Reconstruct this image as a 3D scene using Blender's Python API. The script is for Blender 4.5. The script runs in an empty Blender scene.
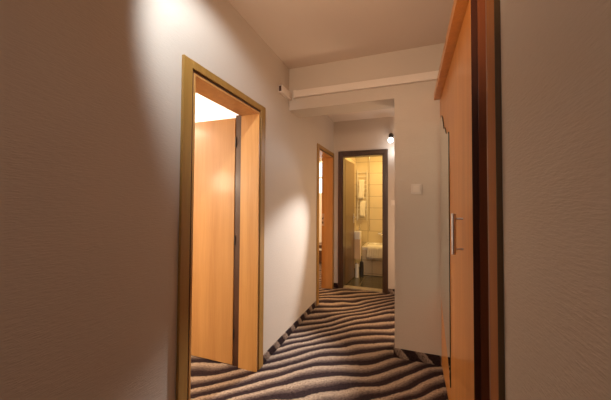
import bpy, bmesh, math, random
from mathutils import Vector, Matrix
random.seed(4)
S = bpy.context.scene
COL = S.collection
PI = math.pi

# ---------------------------------------------------------------- node helpers
def new_mat(name):
    m = bpy.data.materials.new(name); m.use_nodes = True
    nt = m.node_tree
    return m, nt, nt.nodes['Principled BSDF']
def N(nt, t, **kw):
    n = nt.nodes.new(t)
    for k, v in kw.items(): setattr(n, k, v)
    return n
def math_n(nt, op, a, b=None, c=None):
    n = N(nt, 'ShaderNodeMath', operation=op)
    for i, v in enumerate((a, b, c)):
        if v is None: continue
        if isinstance(v, (int, float)): n.inputs[i].default_value = v
        else: nt.links.new(v, n.inputs[i])
    return n.outputs[0]
def ramp(nt, fac, stops, interp='LINEAR'):
    r = N(nt, 'ShaderNodeValToRGB'); r.color_ramp.interpolation = interp
    e = r.color_ramp.elements
    while len(e) < len(stops): e.new(0.5)
    for i, (p, c) in enumerate(stops):
        e[i].position = p; e[i].color = (*c, 1)
    nt.links.new(fac, r.inputs[0]); return r.outputs[0]
def coords(nt, scale=(1, 1, 1), rot=(0, 0, 0)):
    tc = N(nt, 'ShaderNodeTexCoord'); mp = N(nt, 'ShaderNodeMapping')
    mp.inputs['Scale'].default_value = scale; mp.inputs['Rotation'].default_value = rot
    nt.links.new(tc.outputs['Object'], mp.inputs[0]); return mp.outputs[0]
def noise(nt, vec, scale, detail=2, rough=.5):
    n = N(nt, 'ShaderNodeTexNoise'); n.inputs['Scale'].default_value = scale
    n.inputs['Detail'].default_value = detail; n.inputs['Roughness'].default_value = rough
    nt.links.new(vec, n.inputs['Vector']); return n.outputs['Fac']
def bump(nt, b, h, strength, dist=.002):
    bp = N(nt, 'ShaderNodeBump'); bp.inputs['Strength'].default_value = strength
    bp.inputs['Distance'].default_value = dist
    nt.links.new(h, bp.inputs['Height']); nt.links.new(bp.outputs[0], b.inputs['Normal'])
def plain(name, col, rough=.5, metal=0, coat=0, var=.06, scale=8):
    m, nt, b = new_mat(name)
    v = noise(nt, coords(nt), scale, 3)
    c = ramp(nt, v, [(.3, tuple(x*(1-var) for x in col)), (.7, tuple(min(1, x*(1+var)) for x in col))])
    nt.links.new(c, b.inputs['Base Color'])
    b.inputs['Roughness'].default_value = rough; b.inputs['Metallic'].default_value = metal
    b.inputs['Coat Weight'].default_value = coat; b.inputs['Coat Roughness'].default_value = .12
    return m

def wallpaper(name, col):
    m, nt, b = new_mat(name)
    w = noise(nt, coords(nt, (34, 34, 210)), 1, 2, .6)      # short horizontal threads
    w2 = noise(nt, coords(nt, (14, 14, 40)), 1, 3, .6)
    big = noise(nt, coords(nt), 1.1, 2)
    c = ramp(nt, big, [(.3, tuple(x*.97 for x in col)), (.7, tuple(x*1.03 for x in col))])
    nt.links.new(c, b.inputs['Base Color'])
    b.inputs['Roughness'].default_value = .55
    b.inputs['Specular IOR Level'].default_value = .35
    h = math_n(nt, 'ADD', math_n(nt, 'MULTIPLY', w, 1.0), math_n(nt, 'MULTIPLY', w2, .3))
    bump(nt, b, h, .38, .004)
    return m
def wood(name, dark, light, rough=.38, coat=.25, axis='z', coat_rough=.15):
    m, nt, b = new_mat(name)
    sc = {'z': (16, 16, .9), 'x': (.9, 16, 16), 'y': (16, .9, 16)}[axis]
    g = noise(nt, coords(nt, sc), 1, 4, .55)
    sc2 = {'z': (120, 120, 4), 'x': (4, 120, 120), 'y': (120, 4, 120)}[axis]
    f = noise(nt, coords(nt, sc2), 1, 2, .6)
    v = math_n(nt, 'ADD', math_n(nt, 'MULTIPLY', g, .7), math_n(nt, 'MULTIPLY', f, .3))
    nt.links.new(ramp(nt, v, [(.36, dark), (.64, light)]), b.inputs['Base Color'])
    b.inputs['Roughness'].default_value = rough
    b.inputs['Coat Weight'].default_value = coat; b.inputs['Coat Roughness'].default_value = coat_rough
    return m

CARPET_DARK = (.036, .020, .021); CARPET_MID = (.19, .13, .105); CARPET_LIGHT = (.47, .345, .25)
def carpet(name, mode='floor'):
    m, nt, b = new_mat(name)
    P = coords(nt); sep = N(nt, 'ShaderNodeSeparateXYZ'); nt.links.new(P, sep.inputs[0])
    x, y, z = sep.outputs
    if mode == 'floor':
        t = math_n(nt, 'SUBTRACT', y, math_n(nt, 'MULTIPLY', x, .80))
        ph = math_n(nt, 'MULTIPLY', math_n(nt, 'ADD', math_n(nt, 'SUBTRACT', x, math_n(nt, 'MULTIPLY', y, .35)), 1.755), 6.28)
        w1 = math_n(nt, 'MULTIPLY', math_n(nt, 'SINE', ph), -.062)
        nz = math_n(nt, 'MULTIPLY', math_n(nt, 'SUBTRACT', noise(nt, coords(nt, (2.2, 2.2, 1)), 1.0, 1), .5), .22)
        u = math_n(nt, 'ADD', math_n(nt, 'ADD', t, w1), nz)
        u = math_n(nt, 'DIVIDE', u, .158)
    else:
        k = .9 if mode == 'base_y' else .9
        a = y if mode == 'base_y' else x
        u = math_n(nt, 'ADD', a, math_n(nt, 'MULTIPLY', z, k))
        u = math_n(nt, 'DIVIDE', u, .185)
    sp = noise(nt, coords(nt, (95, 95, 95)), 1, 2, .8)
    sp2 = noise(nt, coords(nt, (45, 45, 45)), 1, 2, .6)
    fr = math_n(nt, 'FRACT', u)
    fr = math_n(nt, 'ADD', fr, math_n(nt, 'MULTIPLY', math_n(nt, 'SUBTRACT', sp2, .5), .22))
    c = ramp(nt, fr, [(0, CARPET_DARK), (.30, CARPET_DARK), (.54, CARPET_MID), (.76, CARPET_LIGHT), (.93, CARPET_LIGHT), (1, CARPET_DARK)])
    if mode != 'floor':
        c = ramp(nt, fr, [(0, CARPET_DARK), (.5, CARPET_DARK), (.56, CARPET_MID), (.95, (.42, .31, .24)), (1, CARPET_DARK)])
    spk = ramp(nt, sp, [(.36, (.34, .31, .30)), (.56, (1.0, 1.0, 1.0))])
    mx = N(nt, 'ShaderNodeMix', data_type='RGBA', blend_type='MULTIPLY'); mx.inputs[0].default_value = 1
    nt.links.new(c, mx.inputs[6]); nt.links.new(spk, mx.inputs[7])
    nt.links.new(mx.outputs[2], b.inputs['Base Color'])
    b.inputs['Roughness'].default_value = .95; b.inputs['Specular IOR Level'].default_value = .1
    hh = math_n(nt, 'ADD', math_n(nt, 'MULTIPLY', fr, .6), sp)
    bump(nt, b, hh, .6, .006)
    return m
def tiles(name, col, grout, sx, sz, off=(0, 0, 0), rough=.2, horizontal=False, mortar=.004):
    m, nt, b = new_mat(name)
    P = coords(nt); sep = N(nt, 'ShaderNodeSeparateXYZ'); nt.links.new(P, sep.inputs[0])
    x, y, z = sep.outputs
    def line(v, period, o):
        f = math_n(nt, 'FRACT', math_n(nt, 'DIVIDE', math_n(nt, 'ADD', v, o), period))
        d = math_n(nt, 'MULTIPLY', math_n(nt, 'ABSOLUTE', math_n(nt, 'SUBTRACT', f, .5)), period)
        return math_n(nt, 'GREATER_THAN', d, period/2-mortar)
    if horizontal: g = math_n(nt, 'MAXIMUM', line(x, sx, off[0]), line(y, sz, off[1]))
    else: g = math_n(nt, 'MAXIMUM', line(math_n(nt, 'ADD', x, y), sx, off[0]), line(z, sz, off[2]))
    v = ramp(nt, noise(nt, P, 5, 3), [(.3, tuple(k*.93 for k in col)), (.7, col)])
    mx = N(nt, 'ShaderNodeMix', data_type='RGBA'); nt.links.new(g, mx.inputs[0])
    nt.links.new(v, mx.inputs[6]); mx.inputs[7].default_value = (*grout, 1)
    nt.links.new(mx.outputs[2], b.inputs['Base Color']); b.inputs['Roughness'].default_value = rough
    bump(nt, b, math_n(nt, 'SUBTRACT', 1, g), .5, .002)
    return m
def emis(name, col, st):
    m, nt, b = new_mat(name)
    b.inputs['Base Color'].default_value = (*col, 1)
    b.inputs['Emission Color'].default_value = (*col, 1); b.inputs['Emission Strength'].default_value = st
    return m
def cloth(name, col):
    m, nt, b = new_mat(name)
    b.inputs['Base Color'].default_value = (*col, 1); b.inputs['Roughness'].default_value = .95
    b.inputs['Sheen Weight'].default_value = .3
    bump(nt, b, noise(nt, coords(nt, (200, 200, 200)), 1, 2), .4, .002); return m
def glass(name):
    m, nt, b = new_mat(name)
    b.inputs['Transmission Weight'].default_value = 1; b.inputs['Roughness'].default_value = .02
    b.inputs['IOR'].default_value = 1.05; b.inputs['Base Color'].default_value = (.95, .97, 1, 1); return m

M = dict(
 wall=wallpaper('beige_wallpaper', (.60, .505, .425)),
 ceil=plain('ceiling_paint', (.74, .61, .51), .8, var=.02, scale=2),
 room=plain('room_paint', (.86, .83, .78), .8, var=.02, scale=2),
 beech=wood('beech', (.50, .225, .060), (.62, .31, .095)),
 leafw=wood('door_leaf_beech', (.44, .20, .058), (.53, .26, .082), .4, .15),
 casing=wood('beech_casing', (.31, .155, .030), (.39, .20, .045), .5, .1), shaded_edge=wood('shaded_frame_edge', (.085, .045, .015), (.12, .06, .02)), frame_face=wood('red_brown_frame', (.30, .10, .020), (.38, .14, .028), .75, 0),
 groove=wood('dark_groove_wood', (.055, .018, .008), (.085, .03, .012)),
 ward=wood('wardrobe_beech', (.56, .205, .040), (.68, .265, .058), .34, .25, 'z', .06),
 wardedge=plain('wardrobe_edge', (.07, .018, .008), .4),
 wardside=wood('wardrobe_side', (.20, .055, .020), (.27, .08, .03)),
 wenge=wood('wenge_wood', (.040, .018, .010), (.075, .034, .018), .35, .3),
 oldleaf=wood('olive_brown_wood', (.12, .065, .025), (.17, .095, .038), .35, .3),
 carpet=carpet('wave_carpet'),
 base_y=carpet('carpet_skirting_side', 'base_y'), base_x=carpet('carpet_skirting_front', 'base_x'),
 tile=tiles('cream_wall_tile', (.80, .70, .52), (.42, .34, .22), .33, .235, (.19, 0, .20)),
 ftile=tiles('dark_floor_tile', (.085, .07, .045), (.16, .13, .09), .33, .33, (.1, .1, 0), .25, True),
 white=plain('white_ceramic', (.86, .84, .80), .12, 0, .5, .01),
 plastic=plain('white_plastic', (.78, .68, .60), .4, var=.01),
 chrome=plain('chrome', (.80, .80, .82), .18, 1, var=.01),
 steel=plain('brushed_steel', (.62, .60, .64), .28, 1, var=.02),
 black=plain('black_plastic', (.02, .02, .02), .4),
 darkmetal=plain('dark_metal', (.08, .07, .065), .4, .8),
 mirror=plain('mirror_glass', (.74, .78, .76), .03, 1, var=.0),
 mirroredge=plain('mirror_edge', (.03, .04, .035), .2),
 towel=cloth('white_towelling', (.85, .82, .76)),
 brownwood=wood('brown_furniture', (.06, .025, .012), (.12, .05, .022), .4, .2, 'x'),
 curtain=cloth('tan_curtain', (.72, .52, .34)),
 stone=plain('threshold_stone', (.34, .27, .18), .4, var=.15, scale=30),
 swit=plain('switch_plastic', (.72, .63, .56), .35, var=.01),
 bulb=emis('bulb_glow', (1.0, .97, .93), 5),
 glass=glass('window_glass'),
)

# ---------------------------------------------------------------- mesh helpers
def mb(): return bmesh.new()
def box(bm, x0, x1, y0, y1, z0, z1, bev=0):
    v = [bm.verts.new((x, y, z)) for x in (x0, x1) for y in (y0, y1) for z in (z0, z1)]
    fs = [bm.faces.new([v[i] for i in q]) for q in ((0,1,3,2),(4,6,7,5),(0,4,5,1),(2,3,7,6),(0,2,6,4),(1,5,7,3))]
    if bev:
        es = list({e for f in fs for e in f.edges})
        bmesh.ops.bevel(bm, geom=es, offset=bev, segments=2, profile=.6, affect='EDGES')
    return bm
def tube(bm, a, b, r, n=16, r2=None):
    a, b = Vector(a), Vector(b); d = (b-a)
    q = Vector((0, 0, 1)).rotation_difference(d.normalized()).to_matrix().to_4x4()
    bmesh.ops.create_cone(bm, cap_ends=True, segments=n, radius1=r, radius2=r if r2 is None else r2, depth=d.length,
                          matrix=Matrix.Translation((a+b)/2) @ q)
    return bm
def lathe(bm, c, prof, n=24, axis='z'):
    rings = []
    for r, h in prof:
        ring = []
        for i in range(n):
            t = 2*PI*i/n
            p = {'z': (r*math.cos(t), r*math.sin(t), h), 'y': (r*math.cos(t), h, r*math.sin(t)), 'x': (h, r*math.cos(t), r*math.sin(t))}[axis]
            ring.append(bm.verts.new((c[0]+p[0], c[1]+p[1], c[2]+p[2])))
        rings.append(ring)
    for a, b in zip(rings, rings[1:]):
        for i in range(n): bm.faces.new((a[i], a[(i+1) % n], b[(i+1) % n], b[i]))
    bm.faces.new(rings[0][::-1]); bm.faces.new(rings[-1])
    return bm
def prism_x(bm, pts, x0, x1):          # outline in (y,z), extruded along x
    a = [bm.verts.new((x0, y, z)) for y, z in pts]; b = [bm.verts.new((x1, y, z)) for y, z in pts]
    bm.faces.new(a); bm.faces.new(b[::-1]); n = len(pts)
    for i in range(n): bm.faces.new((a[i], b[i], b[(i+1) % n], a[(i+1) % n]))
    return bm
def obj(name, bm, mat, parent=None, loc=None, smooth=False):
    bmesh.ops.recalc_face_normals(bm, faces=bm.faces)
    base = Vector(parent['_w']) if parent is not None and '_w' in parent.keys() else Vector((0, 0, 0))
    if parent is None and loc is not None: base = Vector(loc)
    bmesh.ops.translate(bm, verts=bm.verts, vec=-base)
    me = bpy.data.meshes.new(name); bm.to_mesh(me); bm.free()
    mats = mat if isinstance(mat, list) else [mat]
    for k in mats: me.materials.append(k)
    if smooth:
        for p in me.polygons: p.use_smooth = True
    o = bpy.data.objects.new(name, me); COL.objects.link(o)
    if parent is not None: o.parent = parent; WP[o.name] = base; o['_w'] = list(base)
    elif loc is not None: o.location = loc; o['_w'] = list(base)
    else: o['_w'] = [0, 0, 0]
    return o
WP = {}
def thing(name, label, cat, loc, group=None, kind=None):
    o = bpy.data.objects.new(name, None); COL.objects.link(o)
    o.location = loc; o['_w'] = list(loc); o.empty_display_size = .1
    if kind: o['kind'] = kind
    if label: o['label'] = label; o['category'] = cat
    if group: o['group'] = group
    return o
def tag(o, label, cat, group=None):
    o['label'] = label; o['category'] = cat
    if group: o['group'] = group
    return o
def struct(name, bm, mat, label=None, cat=None):
    o = obj(name, bm, mat); o['kind'] = 'structure'
    if label: o['label'] = label; o['category'] = cat
    return o

# ---------------------------------------------------------------- dimensions
XL = -1.127; XLB = -1.280         # left wall, its room side
YT0, YT1 = 2.575, 2.84          # cross wall and the beam over the passage
XC = -.127                      # free edge of cross wall
YB0, YB1 = 4.33, 4.45           # wall with the bathroom door
ZC, ZC2, ZBM = 2.64, 2.58, 2.225
XR = .255                       # near right wall
D1 = (1.243, 1.976, 2.022); D2 = (3.545, 4.245, 2.01)
DB = (-.982, -.372, 2.035)

# floor
b = mb(); box(b, -4.2, 1.0, -1.6, YB0+.045, -.1, 0); box(b, -3.7, -1.30, YB0+.045, 6.7, -.1, 0)
struct('floor', b, M['carpet'], 'brown and beige carpet with wavy dune stripes', 'carpet')
struct('floor_bathroom', box(mb(), -1.06, .75, YB0+.075, 6.0, -.1, -.004), M['ftile'], 'dark olive tiled floor behind the bathroom doorway', 'floor')
# ceilings
struct('ceiling', box(mb(), XLB, 1.0, -1.6, YT1, ZC, ZC+.1), M['ceil'], 'tan painted ceiling in front of the beam', 'ceiling')
struct('ceiling_passage', box(mb(), XLB, .95, YT1, YB1, ZC2, ZC2+.16), M['ceil'], 'lower ceiling beyond the beam', 'ceiling')
struct('ceiling_bathroom', box(mb(), -1.15, .8, YB1, 6.0, 2.50, 2.6), M['room'])
struct('ceiling_room', box(mb(), -4.2, XLB, -.7, 3.45, 2.60, 2.7), M['room'], 'brightly lit white ceiling of the room at left', 'ceiling')
struct('ceiling_bedroom', box(mb(), -3.7, XLB, 3.45, 6.7, 2.60, 2.7), M['room'])
# left wall
b = mb()
for a in ((-1.6, D1[0], 0, ZC), (D1[0], D1[1], D1[2], ZC), (D1[1], D2[0], 0, ZC), (D2[0], D2[1], D2[2], ZC), (D2[1], YB1, 0, ZC)):
    box(b, XLB, XL, *a)
struct('wall_left', b, M['wall'], 'long beige textured wall with the two beech door frames', 'wall')
# cross wall with beam: one mesh
b = mb(); box(b, XC, 1.0, YT0, YT1, 0, ZC); box(b, XL, XC, YT0, YT1, ZBM, ZC)
struct('wall_front', b, M['wall'], 'beige cross wall and overhead beam carrying the white trunking', 'wall')
# bathroom wall
b = mb(); box(b, XL, DB[0], YB0, YB1, 0, ZC2); box(b, DB[1], 1.0, YB0, YB1, 0, ZC2); box(b, DB[0], DB[1], YB0, YB1, DB[2], ZC2)
struct('wall_back', b, M['wall'], 'beige end wall around the dark bathroom door', 'wall')
struct('wall_right', box(mb(), XR, XR+.15, -1.6, 1.07, 0, ZC), M['wall'], 'plain grey-beige wall filling the right edge', 'wall')
struct('wall_niche', box(mb(), .85, .95, 1.07, YT0, 0, ZC), M['wall'])
struct('wall_niche_side', box(mb(), XR+.15, .95, .97, 1.07, 0, ZC), M['wall'])
struct('wall_passage', box(mb(), .9, 1.0, YT1, YB0, 0, ZC2), M['wall'])
struct('wall_rear', box(mb(), XLB, XR+.15, -1.7, -1.6, 0, ZC), M['wall'])
# room 1 and bedroom shells
b = mb(); box(b, -4.3, -4.2, -.7, 3.45, 0, 2.6); box(b, -4.2, XLB, -.8, -.7, 0, 2.6)
struct('wall_room', b, M['room'])
struct('wall_room_divider', box(mb(), -4.2, XLB, 3.35, 3.45, 0, 2.6), M['room'])
b = mb(); box(b, -3.8, -3.7, 3.45, 6.7, 0, 2.6)
WX = (-2.75, -1.72, 1.50, 2.32)
box(b, -3.7, WX[0], 6.6, 6.7, 0, 2.6); box(b, WX[1], -1.15, 6.6, 6.7, 0, 2.6)
box(b, WX[0], WX[1], 6.6, 6.7, 0, WX[2]); box(b, WX[0], WX[1], 6.6, 6.7, WX[3], 2.6)
box(b, XLB, -1.19, YB1, 6.6, 0, 2.6)
struct('wall_bedroom', b, M['room'])
# bathroom shell
b = mb(); box(b, -1.15, .8, 5.90, 6.0, 0, 2.5); box(b, -1.15, -1.05, YB1, 5.9, 0, 2.5); box(b, .7, .8, YB1, 5.9, 0, 2.5)
struct('wall_bathroom', b, M['tile'], 'cream tiled walls of the bathroom', 'wall')

# carpet skirtings
b = mb()
for y0, y1 in ((-1.6, 1.16), (2.05, 3.46)):
    box(b, XL, XL+.010, y0, y1, 0, .070, .002)
struct('baseboard_left', b, M['base_y'], 'striped carpet skirting along the left wall', 'skirting')
b = mb(); box(b, XC-.010, .228, YT0-.010, YT0, 0, .078, .002); box(b, XC-.010, XC, YT0, YT1, 0, .078, .002)
struct('baseboard_front', b, M['base_x'], 'striped carpet skirting under the cross wall', 'skirting')
b = mb(); box(b, XL, -1.05, YB0-.010, YB0, 0, .07, .002); box(b, -.302, .9, YB0-.010, YB0, 0, .07, .002)
struct('baseboard_back', b, M['base_x'], 'striped carpet skirting beside the bathroom door', 'skirting')

# ---------------------------------------------------------------- door frames in the left wall
def side_door(name, label, y0, y1, zt, far_out, near_out, top_out, gap_strip=False):
    r = thing(name, label, 'door', (XL, (y0+y1)/2, 0), kind='structure')
    xo = XL+.016
    # casing: two uprights and a head, mitred look through a stepped profile
    b = mb()
    box(b, XL, xo, near_out, y0-.016, 0, top_out, .003); box(b, XL, xo, y1+.016, far_out, 0, top_out, .003)
    box(b, XL, xo, y0-.016, y1+.016, zt+.018, top_out, .003)
    obj('casing', b, M['casing'], r)
    b = mb()                                        # rebate between casing and lining
    box(b, XL, XL+.006, y0-.016, y0, 0, zt+.018); box(b, XL, XL+.006, y1, y1+.016, 0, zt+.018); box(b, XL, XL+.006, y0, y1, zt, zt+.018)
    obj('rebate', b, M['groove'], r)
    b = mb()
    box(b, XLB, XL+.011, y1-.012, y1, 0, zt); box(b, XLB-.008, XL+.011, y0, y0+.012, 0, zt)
    box(b, XLB-.008, XL+.011, y0+.012, y1-.012, zt-.012, zt)
    obj('lining', b, M['beech'], r)
    b = mb()                                        # inner casing on the room side
    box(b, XLB-.016, XLB, y1+.014, y1+.075, 0, top_out, .003); box(b, XLB-.016, XLB, y0-.075, y0-.001, 0, top_out, .003)
    box(b, XLB-.016, XLB, y0, y1, zt+.001, top_out, .003)
    obj('room_casing', b, M['casing'], r)
    if gap_strip: obj('gap_shade_strip', box(mb(), XLB-.0600, XLB-.0005, y1+.001, y1+.013, 0, zt), M['groove'], r)  # dark strip put in for the shaded gap between lining and leaf
    return r
d = side_door('door_1', 'large beech door frame nearest the camera with its leaf swung into the lit room', *D1, 2.060, 1.161, 2.085, True)
# leaf opened 90 degrees into the room
b = box(mb(), -2.055, -1.341, 1.970, 2.010, .008, 2.000, .002)
lf = obj('leaf', b, M['leafw'], d)
for z in (.25, 1.0, 1.80):
    obj('hinge', tube(mb(), (-1.334, 1.972, z-.04), (-1.334, 1.972, z+.04), .005), M['darkmetal'], d)
b = mb(); tube(b, (-1.99, 1.970, 1.05), (-1.99, 1.90, 1.05), .010); tube(b, (-1.99, 1.903, 1.05), (-1.87, 1.903, 1.05), .009)
box(b, -2.01, -1.97, 1.964, 1.970, .93, 1.13, .002)
obj('handle', b, M['steel'], lf)
d = side_door('door_2', 'narrow-looking beech door frame further down the left wall', *D2, 4.315, 3.475, 2.075)
b = box(mb(), -1.285, -1.245, 4.2305, 4.2335, .95, 1.14)
obj('strike_plate', b, M['steel'], d)
b = mb(); box(b, -1.277, -1.262, 4.228, 4.231, .985, 1.02); box(b, -1.277, -1.262, 4.228, 4.231, 1.05, 1.08)
obj('latch_hole', b, M['black'], d)
b = box(mb(), -2.03, -1.33, 3.50, 3.54, .008, 1.99, .002)
lf2 = obj('leaf', b, M['leafw'], d)

# bathroom door
r = thing('door_3', 'dark brown bathroom door frame at the end of the corridor', 'door', ((DB[0]+DB[1])/2, YB0, 0), kind='structure')
b = mb(); yo = YB0-.016
box(b, -1.048, DB[0]-.012, yo, YB0, 0, 2.105, .003); box(b, DB[1]+.012, -.304, yo, YB0, 0, 2.105, .003); box(b, DB[0]-.012, DB[1]+.012, yo, YB0, DB[2]+.012, 2.105, .003)
box(b, DB[0]-.012, DB[0], YB0-.008, YB0, 0, DB[2]+.012); box(b, DB[1], DB[1]+.012, YB0-.008, YB0, 0, DB[2]+.012); box(b, DB[0], DB[1], YB0-.008, YB0, DB[2], DB[2]+.012)
obj('casing', b, M['wenge'], r)
b = mb(); box(b, DB[0], DB[0]+.012, YB0-.010, YB1+.005, 0, DB[2]); box(b, DB[1]-.012, DB[1], YB0-.010, YB1+.005, 0, DB[2]); box(b, DB[0]+.012, DB[1]-.012, YB0-.010, YB1+.005, DB[2]-.012, DB[2])
obj('lining', b, M['wenge'], r)
obj('threshold', box(mb(), DB[0]+.012, DB[1]-.012, YB0-.01, YB1, 0, .018, .004), M['stone'], r)
b = box(mb(), -.040, 0, 0, .585, .010, 2.005, .002)
Rm = Matrix.Translation((-.968, 4.462, 0)) @ Matrix.Rotation(math.radians(-4), 4, 'Z')
bmesh.ops.transform(b, verts=b.verts, matrix=Rm)
lf = obj('leaf', b, M['oldleaf'], r)
b = mb(); tube(b, (0, .53, 1.06), (.045, .53, 1.06), .009); tube(b, (.042, .535, 1.06), (.042, .42, 1.06), .009); box(b, -.001, .006, .51, .55, .96, 1.12, .002)
bmesh.ops.transform(b, verts=b.verts, matrix=Rm)
obj('handle', b, M['steel'], lf)

# door frame edge at the right
r = thing('door_4', 'beech door casing beside the wardrobe at the right edge', 'door', (XR, 1.03, 0), kind='structure')
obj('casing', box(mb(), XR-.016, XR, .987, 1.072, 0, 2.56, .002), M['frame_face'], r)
obj('edge', box(mb(), XR-.0155, XR, .9845, .9865, 0, 2.56), M['shaded_edge'], r)  # side of the casing, its shade put into a dark wood colour
obj('lining', box(mb(), XR-.016, XR+.15, 1.0725, 1.088, 0, 2.56, .001), M['wardside'], r)

# ---------------------------------------------------------------- wardrobe
WXF = .234
w = thing('wardrobe', 'glossy orange beech wardrobe with wavy-edged mirror and steel bar handle', 'wardrobe', (.54, 1.93, 0))
b = mb()
box(b, WXF+.024, .84, 1.300, 1.318, 0, 2.165, .001); box(b, WXF+.024, .84, 2.552, 2.570, 0, 2.165, .001)
box(b, .825, .84, 1.318, 2.552, 0, 2.165); box(b, WXF+.024, .825, 1.318, 2.552, .05, .07); box(b, WXF+.05, .07+WXF, 1.318, 2.552, 0, .05)
obj('body', b, M['wardside'], w)
box_c = box(mb(), .188, .845, 1.293, 2.571, 2.168, 2.225, .002)
obj('cornice', box_c, M['ward'], w)
SP = 2.030
dn = obj('door', box(mb(), WXF, WXF+.022, 1.302, SP-.002, .006, 2.160, .001), M['ward'], w)
obj('edge_strip', box(mb(), WXF+.0005, WXF+.0225, 1.2985, 1.3018, .006, 2.160), M['wardedge'], dn)
df = obj('door', box(mb(), WXF, WXF+.022, SP, 2.570, .006, 2.160, .001), M['ward'], w)
# bar handle
b = mb(); XH = WXF-.040; YH = 1.520
tube(b, (XH, YH, 1.068), (XH, YH, 1.262), .0105, 20)
obj_h = obj('handle', b, M['steel'], dn, smooth=False)
for z in (1.095, 1.238): obj('handle_post', tube(mb(), (XH, YH, z), (WXF-.0002, YH, z), .0048, 12), M['steel'], obj_h)
# mirror with a waved top and a sweeping lower edge
k = WXF/.22
top = [(1.995, 1.765), (2.06, 1.768), (2.13, 1.785), (2.17, 1.82), (2.205, 1.845), (2.24, 1.84), (2.28, 1.87), (2.32, 1.92), (2.36, 1.965), (2.41, 1.99), (2.47, 1.985), (2.55, 1.97)]
bot = [(2.55, .62), (2.48, .545), (2.40, .49), (2.32, .43), (2.24, .375), (2.16, .335), (2.10, .30), (2.05, .262), (2.02, .225), (1.995, .17)]
def smooth_chain(p, n=4):
    out = []
    for i in range(len(p)-1):
        p0 = p[max(i-1, 0)]; p1 = p[i]; p2 = p[i+1]; p3 = p[min(i+2, len(p)-1)]
        for j in range(n):
            t = j/n
            out.append(tuple(.5*((2*p1[q])+(-p0[q]+p2[q])*t+(2*p0[q]-5*p1[q]+4*p2[q]-p3[q])*t*t+(-p0[q]+3*p1[q]-3*p2[q]+p3[q])*t**3) for q in (0, 1)))
    out.append(p[-1]); return out
pts = smooth_chain(top)+smooth_chain(bot)
b = prism_x(mb(), pts, WXF-.006, WXF-.0005)
bmesh.ops.recalc_face_normals(b, faces=b.faces)
for f in b.faces:
    f.material_index = 0 if abs(f.normal.x) > .5 else 1
obj('mirror', b, [M['mirror'], M['mirroredge']], w)

# ---------------------------------------------------------------- cable trunking
t = thing('cable_trunking', 'off-white cable trunking running across the beam to the left wall', 'cable trunking', (-.4, YT0, 2.33))
obj('duct', box(mb(), -1.045, .84, YT0-.035, YT0, 2.335, 2.402, .004), M['plastic'], t)
obj('end_cap', box(mb(), -1.068, -1.043, YT0-.038, YT0, 2.331, 2.406, .004), M['plastic'], t)
obj('duct', box(mb(), XL, XL+.035, 2.330, 2.505, 2.318, 2.384, .004), M['plastic'], t)
obj('open_end', box(mb(), XL+.005, XL+.029, 2.3285, 2.3298, 2.326, 2.376), M['groove'], t)
obj('joint', box(mb(), XL, XL+.026, 2.506, 2.512, 2.326, 2.39), M['groove'], t)
obj('corner_piece', box(mb(), XL, XL+.030, 2.513, 2.574, 2.322, 2.392, .003), M['plastic'], t)

# switches
def switch(name, x0, x1, z0, z1, y, label, dial=True):
    s = thing(name, label, 'light switch', ((x0+x1)/2, y, z0))
    obj('plate', box(mb(), x0, x1, y-.010, y, z0, z1, .004), M['swit'], s)
    xm, zm = (x0+x1)/2, (z0+z1)/2
    obj('rocker', box(mb(), xm-.027, xm+.027, y-.015, y-.0101, zm-.027, zm+.027, .003), M['plastic'], s)
    return s
s = switch('light_switch', .006, .092, 1.388, 1.472, YT0, 'square off-white light switch on the cross wall')
switch('light_switch', -.262, -.182, 1.275, 1.355, YB0, 'small white light switch beside the bathroom door, half hidden by the wall corner')

# ---------------------------------------------------------------- wall spotlight with glowing bulb
L0 = Vector((-.258, 4.20, 2.208))
s = thing('wall_spotlight', 'small wall spotlight with glowing white bulb above right of the bathroom door', 'lamp', (-.258, YB0, 2.25))
b = mb(); lathe(b, (-.258, YB0, 2.30), [(.035, -.0), (.035, -.012), (.028, -.018), (.010, -.020)], 24, 'y')
obj('mount', b, M['darkmetal'], s)
b = mb(); tube(b, (-.258, YB0-.018, 2.30), (-.258, 4.205, 2.305), .007)
obj('arm', b, M['darkmetal'], s)
b = mb(); lathe(b, L0, [(.012, .092), (.022, .085), (.024, .040), (.020, .034)], 20)
obj('socket', b, M['darkmetal'], s)
b = mb()
prof = [(.001, -.039)]+[(.038*math.sin(a), -.001-.038*math.cos(a)) for a in [PI*j/12 for j in range(1, 10)]]+[(.019, .036)]
lathe(b, L0, prof, 24)
obj('bulb', b, M['bulb'], s, smooth=True)

# ---------------------------------------------------------------- bathroom
t = thing('bathtub', 'white bathtub behind a cream tiled front in the bathroom', 'bathtub', (-.1, 5.57, 0))
obj('tiled_front', box(mb(), -.825, .695, 5.27, 5.30, 0, .47), M['tile'], t)
b = mb()                                           # tub shell with hollow basin
def rr(x0, x1, y0, y1, r, z, n=6):
    out = []
    for cx, cy, a0 in ((x1-r, y1-r, 0), (x0+r, y1-r, PI/2), (x0+r, y0+r, PI), (x1-r, y0+r, 1.5*PI)):
        for i in range(n+1):
            a = a0+PI/2*i/n; out.append((cx+r*math.cos(a), cy+r*math.sin(a), z))
    return out
rings = [rr(-.830, .695, 5.25, 5.898, .02, .455), rr(-.830, .695, 5.25, 5.898, .02, .505), rr(-.822, .687, 5.258, 5.89, .02, .512),
         rr(-.77, .63, 5.31, 5.84, .12, .512), rr(-.755, .615, 5.325, 5.825, .12, .49), rr(-.68, .50, 5.38, 5.77, .14, .16), rr(-.60, .42, 5.44, 5.71, .12, .12)]
vs = [[b.verts.new(p) for p in q] for q in rings]
for A, B in zip(vs, vs[1:]):
    for i in range(len(A)): b.faces.new((A[i], A[(i+1) % len(A)], B[(i+1) % len(B)], B[i]))
b.faces.new(vs[-1])
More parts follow.
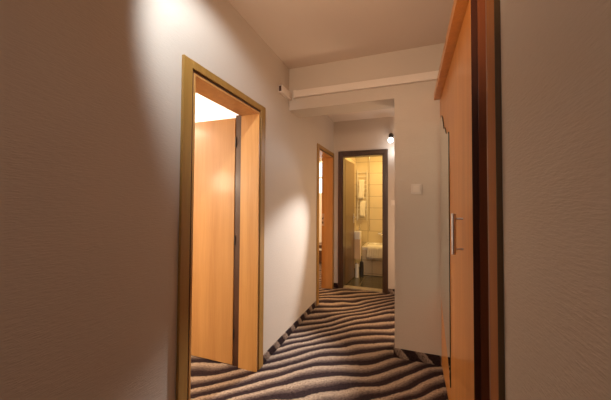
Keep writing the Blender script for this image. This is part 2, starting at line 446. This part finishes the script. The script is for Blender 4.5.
obj('tub', b, M['white'], t, smooth=False)

def drape(bm, x0, x1, profile, thick, nx, amp, phase=0):
    """cloth sheet following a (y,z) profile, rippled, with thickness"""
    grid = []
    L = len(profile)
    for i in range(nx+1):
        x = x0+(x1-x0)*i/nx; row = []
        for j, (y, z) in enumerate(profile):
            f = j/(L-1)
            rip = amp*f*math.sin(9*PI*i/nx*1.1+phase+f*1.3)+amp*.5*f*math.sin(5.3*f*3+i*.9)
            row.append((x+.012*math.sin(f*4+phase)*f, y-abs(rip) if j else y, z+.008*math.sin(i*.7+phase)*f))
        grid.append(row)
    a = [[bm.verts.new(p) for p in r] for r in grid]
    for i in range(nx):
        for j in range(L-1): bm.faces.new((a[i][j], a[i+1][j], a[i+1][j+1], a[i][j+1]))
    bmesh.ops.recalc_face_normals(bm, faces=bm.faces)
    bmesh.ops.solidify(bm, geom=bm.faces[:], thickness=thick)
    return bm
pf = [(5.36, .535), (5.32, .530), (5.27, .533), (5.238, .52), (5.228, .49), (5.224, .44), (5.222, .39), (5.222, .34), (5.224, .295)]
o = obj('bath_towel', drape(mb(), -.735, -.33, pf, .008, 34, .022), M['towel'], loc=(-.53, 5.25, .28), smooth=True)
tag(o, 'white crumpled towel hanging over the bathtub rim', 'towel')
# radiator on the rear tiled wall
t = thing('towel_radiator', 'chrome ladder towel radiator on the bathroom tiles above the tub', 'radiator', (-.92, 5.88, .95))
b = mb()
for x in (-1.015, -.825): tube(b, (x, 5.862, .95), (x, 5.862, 1.98), .009, 12)
obj('rail', b, M['white'], t)
for i in range(12):
    z = 1.0+i*.085
    obj('bar', tube(mb(), (-1.015, 5.862, z), (-.825, 5.862, z), .007, 10), M['white'], t)
for z in (1.05, 1.9):
    for x in (-1.015, -.825): obj('bracket', tube(mb(), (x, 5.862, z), (x, 5.90, z), .008, 8), M['chrome'], t)
def hung(x0, x1, z0, z1, ph):
    pf = [(5.884, z1-.10), (5.884, z1-.03), (5.878, z1-.005), (5.862, z1+.008), (5.845, z1-.002), (5.840, z1-.04)]
    n = 7
    pf += [(5.838-.004*i, z1-.04-(z1-.04-z0)*i/n) for i in range(1, n+1)]
    return drape(mb(), x0, x1, pf, .012, 18, .010, ph)
o = obj('hand_towel', hung(-.985, -.880, 1.39, 1.775, 0), M['towel'], loc=(-.93, 5.85, 1.39), smooth=True)
tag(o, 'narrow white towel on the upper bars of the radiator', 'towel', )
o = obj('hand_towel', hung(-.955, -.845, 1.03, 1.35, 2), M['towel'], loc=(-.9, 5.85, 1.03), smooth=True)
tag(o, 'shorter white towel hanging lower on the radiator', 'towel')
# wash basin with cabinet
t = thing('washbasin', 'small white washbasin on a cream cabinet beyond the bathroom door leaf', 'washbasin', (-.94, 5.0, .30))
b = mb(); rings = [rr(-1.049, -.832, 5.10, 5.245, .03, .66), rr(-1.049, -.826, 5.095, 5.247, .03, .79), rr(-1.045, -.832, 5.10, 5.243, .03, .80),
                   rr(-1.02, -.855, 5.12, 5.225, .03, .80), rr(-1.00, -.875, 5.14, 5.205, .03, .72)]
vs = [[b.verts.new(p) for p in q] for q in rings]
for A, B in zip(vs, vs[1:]):
    for i in range(len(A)): b.faces.new((A[i], A[(i+1) % len(A)], B[(i+1) % len(B)], B[i]))
b.faces.new(vs[-1]); b.faces.new(vs[0][::-1])
obj('basin', b, M['white'], t)
obj('cabinet', box(mb(), -1.049, -.838, 5.105, 5.24, .30, .659, .004), M['curtain'], t)
f = obj('tap', lathe(mb(), (-.865, 5.225, .80), [(.012, 0), (.011, .09), (.008, .10)], 14), M['chrome'], t)
b = mb(); tube(b, (-.865, 5.225, .875), (-.865, 5.16, .865), .007, 10); tube(b, (-.865, 5.225, .90), (-.835, 5.20, .915), .005, 8)
obj('spout', b, M['chrome'], f)
# toilet brush + bottle on the floor
t = thing('toilet_brush', 'chrome toilet brush holder standing on the dark tiles', 'toilet brush', (-.815, 5.14, 0))
obj('holder', lathe(mb(), (-.815, 5.14, 0), [(.032, -.004), (.034, .002), (.034, .25), (.030, .262), (.012, .27)], 24), M['darkmetal'], t)
obj('stem', tube(mb(), (-.815, 5.14, .271), (-.815, 5.14, .36), .006, 10), M['black'], t)
t = thing('waste_bin', 'slim white bin beside the toilet brush', 'bin', (-.885, 5.06, 0))
obj('bucket', lathe(mb(), (-.885, 5.06, 0), [(.028, -.004), (.030, .0), (.031, .23), (.030, .236)], 24), M['white'], t)
obj('lid', lathe(mb(), (-.885, 5.06, 0), [(.031, .237), (.030, .252), (.015, .262)], 24), M['chrome'], t)
# bath mixer on rear wall
t = thing('bath_mixer', 'chrome mixer tap on the tiled wall over the bathtub', 'tap', (-.53, 5.90, .66))
obj('mixer_body', tube(mb(), (-.60, 5.85, .70), (-.45, 5.85, .70), .020, 14), M['chrome'], t)
for x in (-.585, -.465): obj('wall_flange', tube(mb(), (x, 5.90, .70), (x, 5.85, .70), .014, 12), M['chrome'], t)
b = mb(); tube(b, (-.525, 5.85, .695), (-.525, 5.74, .66), .011, 12)
obj('spout', b, M['chrome'], t)
obj('lever', tube(mb(), (-.525, 5.85, .715), (-.525, 5.80, .775), .006, 10), M['chrome'], t)
t = thing('shower_hose', 'thin chrome shower riser on the tiled wall', 'shower rail', (-.76, 5.88, .75))
obj('riser', tube(mb(), (-.775, 5.878, .75), (-.775, 5.878, 2.35), .007, 10), M['chrome'], t)
for z in (.85, 2.25): obj('bracket', tube(mb(), (-.775, 5.878, z), (-.775, 5.90, z), .009, 8), M['chrome'], t)

# ---------------------------------------------------------------- bedroom glimpsed through the second door
w = thing('window_1', 'bright daylit window seen through the second doorway', 'window', ((WX[0]+WX[1])/2, 6.6, WX[2]), kind='structure')
b = mb(); fr = .045
box(b, WX[0], WX[0]+fr, 6.61, 6.66, WX[2], WX[3]); box(b, WX[1]-fr, WX[1], 6.61, 6.66, WX[2], WX[3])
box(b, WX[0]+fr, WX[1]-fr, 6.61, 6.66, WX[2], WX[2]+fr); box(b, WX[0]+fr, WX[1]-fr, 6.61, 6.66, WX[3]-fr, WX[3])
box(b, WX[0]+fr, WX[1]-fr, 6.61, 6.66, 1.895, 1.935)
fo = obj('frame', b, M['white'], w)
obj('pane', box(mb(), WX[0]+fr, WX[1]-fr, 6.632, 6.638, WX[2]+fr, WX[3]-fr), M['glass'], fo)
t = thing('bench', 'low dark brown bench glimpsed through the second doorway', 'bench', (-1.95, 5.9, 0))
obj('seat', box(mb(), -2.4, -1.50, 5.72, 6.12, .35, .42, .006), M['brownwood'], t)
obj('front_panel', box(mb(), -2.36, -1.54, 5.75, 5.78, .06, .30, .003), M['brownwood'], t)
for x in (-2.37, -1.53):
    for y in (5.745, 6.09): obj('leg', box(mb(), x-.02, x+.02, y-.02, y+.02, 0, .35, .002), M['brownwood'], t)

# ---------------------------------------------------------------- lights
def area(name, loc, size, power, col, rot=(0, 0, 0), sy=None):
    l = bpy.data.lights.new(name, 'AREA'); l.energy = power; l.color = col; l.size = size
    if sy: l.shape = 'RECTANGLE'; l.size_y = sy
    o = bpy.data.objects.new(name, l); COL.objects.link(o); o.location = loc; o.rotation_euler = rot; return o
def spot(name, loc, target, power, col, deg, blend, r=.03):
    l = bpy.data.lights.new(name, 'SPOT'); l.energy = power; l.color = col; l.spot_size = math.radians(deg); l.spot_blend = blend
    l.shadow_soft_size = r
    o = bpy.data.objects.new(name, l); COL.objects.link(o); o.location = loc
    o.rotation_euler = (Vector(target)-Vector(loc)).to_track_quat('-Z', 'Y').to_euler(); return o
def point(name, loc, power, col, r=.08):
    l = bpy.data.lights.new(name, 'POINT'); l.energy = power; l.color = col; l.shadow_soft_size = r
    o = bpy.data.objects.new(name, l); COL.objects.link(o); o.location = loc; return o
WARM = (1, .72, .46); NEUT = (1, .86, .72); COOL = (.84, .94, 1)
area('room_lamp', (-2.7, 1.1, 2.2), .5, 55, (1, .80, .58))
point('room_bulb', (-2.6, .4, 1.6), 46, (1, .80, .58), .15)
point('room_fill_far', (-2.9, 2.7, 2.1), 60, (1, .88, .74), .15)  # added unseen light that brightens the room ceiling
area('bathroom_lamp', (-.3, 5.1, 2.47), .4, 24, (1, .64, .22))
area('bedroom_lamp', (-2.4, 5.0, 2.5), .5, 60, (1, .62, .32))
spot('spot_near', (-.64, .72, 2.58), (-1.15, 1.50, 1.90), 58, COOL, 66, .7, .03)
spot('spot_streak', (-1.0, .50, 2.33), (-1.12, 1.6, 2.22), 11, COOL, 20, .8, .02)
spot('spot_hall', (-.30, 4.12, 2.20), (-.78, 1.5, .85), 18, COOL, 50, .5, .04)
spot('spot_pool', (-.30, 4.10, 2.18), (-1.12, 2.08, .30), 430, (.93, .97, 1), 34, .7, .04)
point('bulb_spill', (-.215, 4.20, 2.06), 1.3, COOL, .03)
spot('ceiling_fill_spot', (-.25, .25, 1.95), (-.22, 2.1, 2.75), 80, (1, .71, .47), 92, 1, .1)  # unseen uplight added to brighten the ceiling and cross wall
area('hall_fill', (-.35, -1.0, 2.55), .5, 6, (1, .91, .83))  # added fill behind the camera for general ambient light
point('passage_fill', (.10, 3.15, .9), 22, (1, .74, .50), .1)  # added fill hidden behind the cross wall, brightens the beam underside

wd = bpy.data.worlds.new('World'); S.world = wd; wd.use_nodes = True
wd.node_tree.nodes['Background'].inputs[0].default_value = (.85, .93, 1, 1)
wd.node_tree.nodes['Background'].inputs[1].default_value = 2.5

# ---------------------------------------------------------------- camera
f = 284.5; yw, pt, rl = (math.radians(a) for a in (20.202, 1.557, .364))
F = Vector((-math.sin(yw)*math.cos(pt), math.cos(yw)*math.cos(pt), math.sin(pt)))
R = Vector((math.cos(yw), math.sin(yw), 0)); U = R.cross(F)
R2 = R*math.cos(rl)+U*math.sin(rl); U2 = -R*math.sin(rl)+U*math.cos(rl)
cam = bpy.data.cameras.new('camera'); co = bpy.data.objects.new('camera', cam); COL.objects.link(co)
m = Matrix((R2, U2, -F)).transposed().to_4x4(); m.translation = Vector((0, 0, 1.31)); co.matrix_world = m
cam.sensor_width = 36; cam.lens = f/611*36; cam.shift_y = -(200-194.79)/611; cam.clip_start = .02
S.camera = co
S.view_settings.view_transform = 'Standard'; S.view_settings.look = 'None'
S.view_settings.gamma = 1; S.view_settings.use_curve_mapping = False
S.view_settings.exposure = 0.0
for o in bpy.data.objects:
    if '_w' in o.keys(): del o['_w']
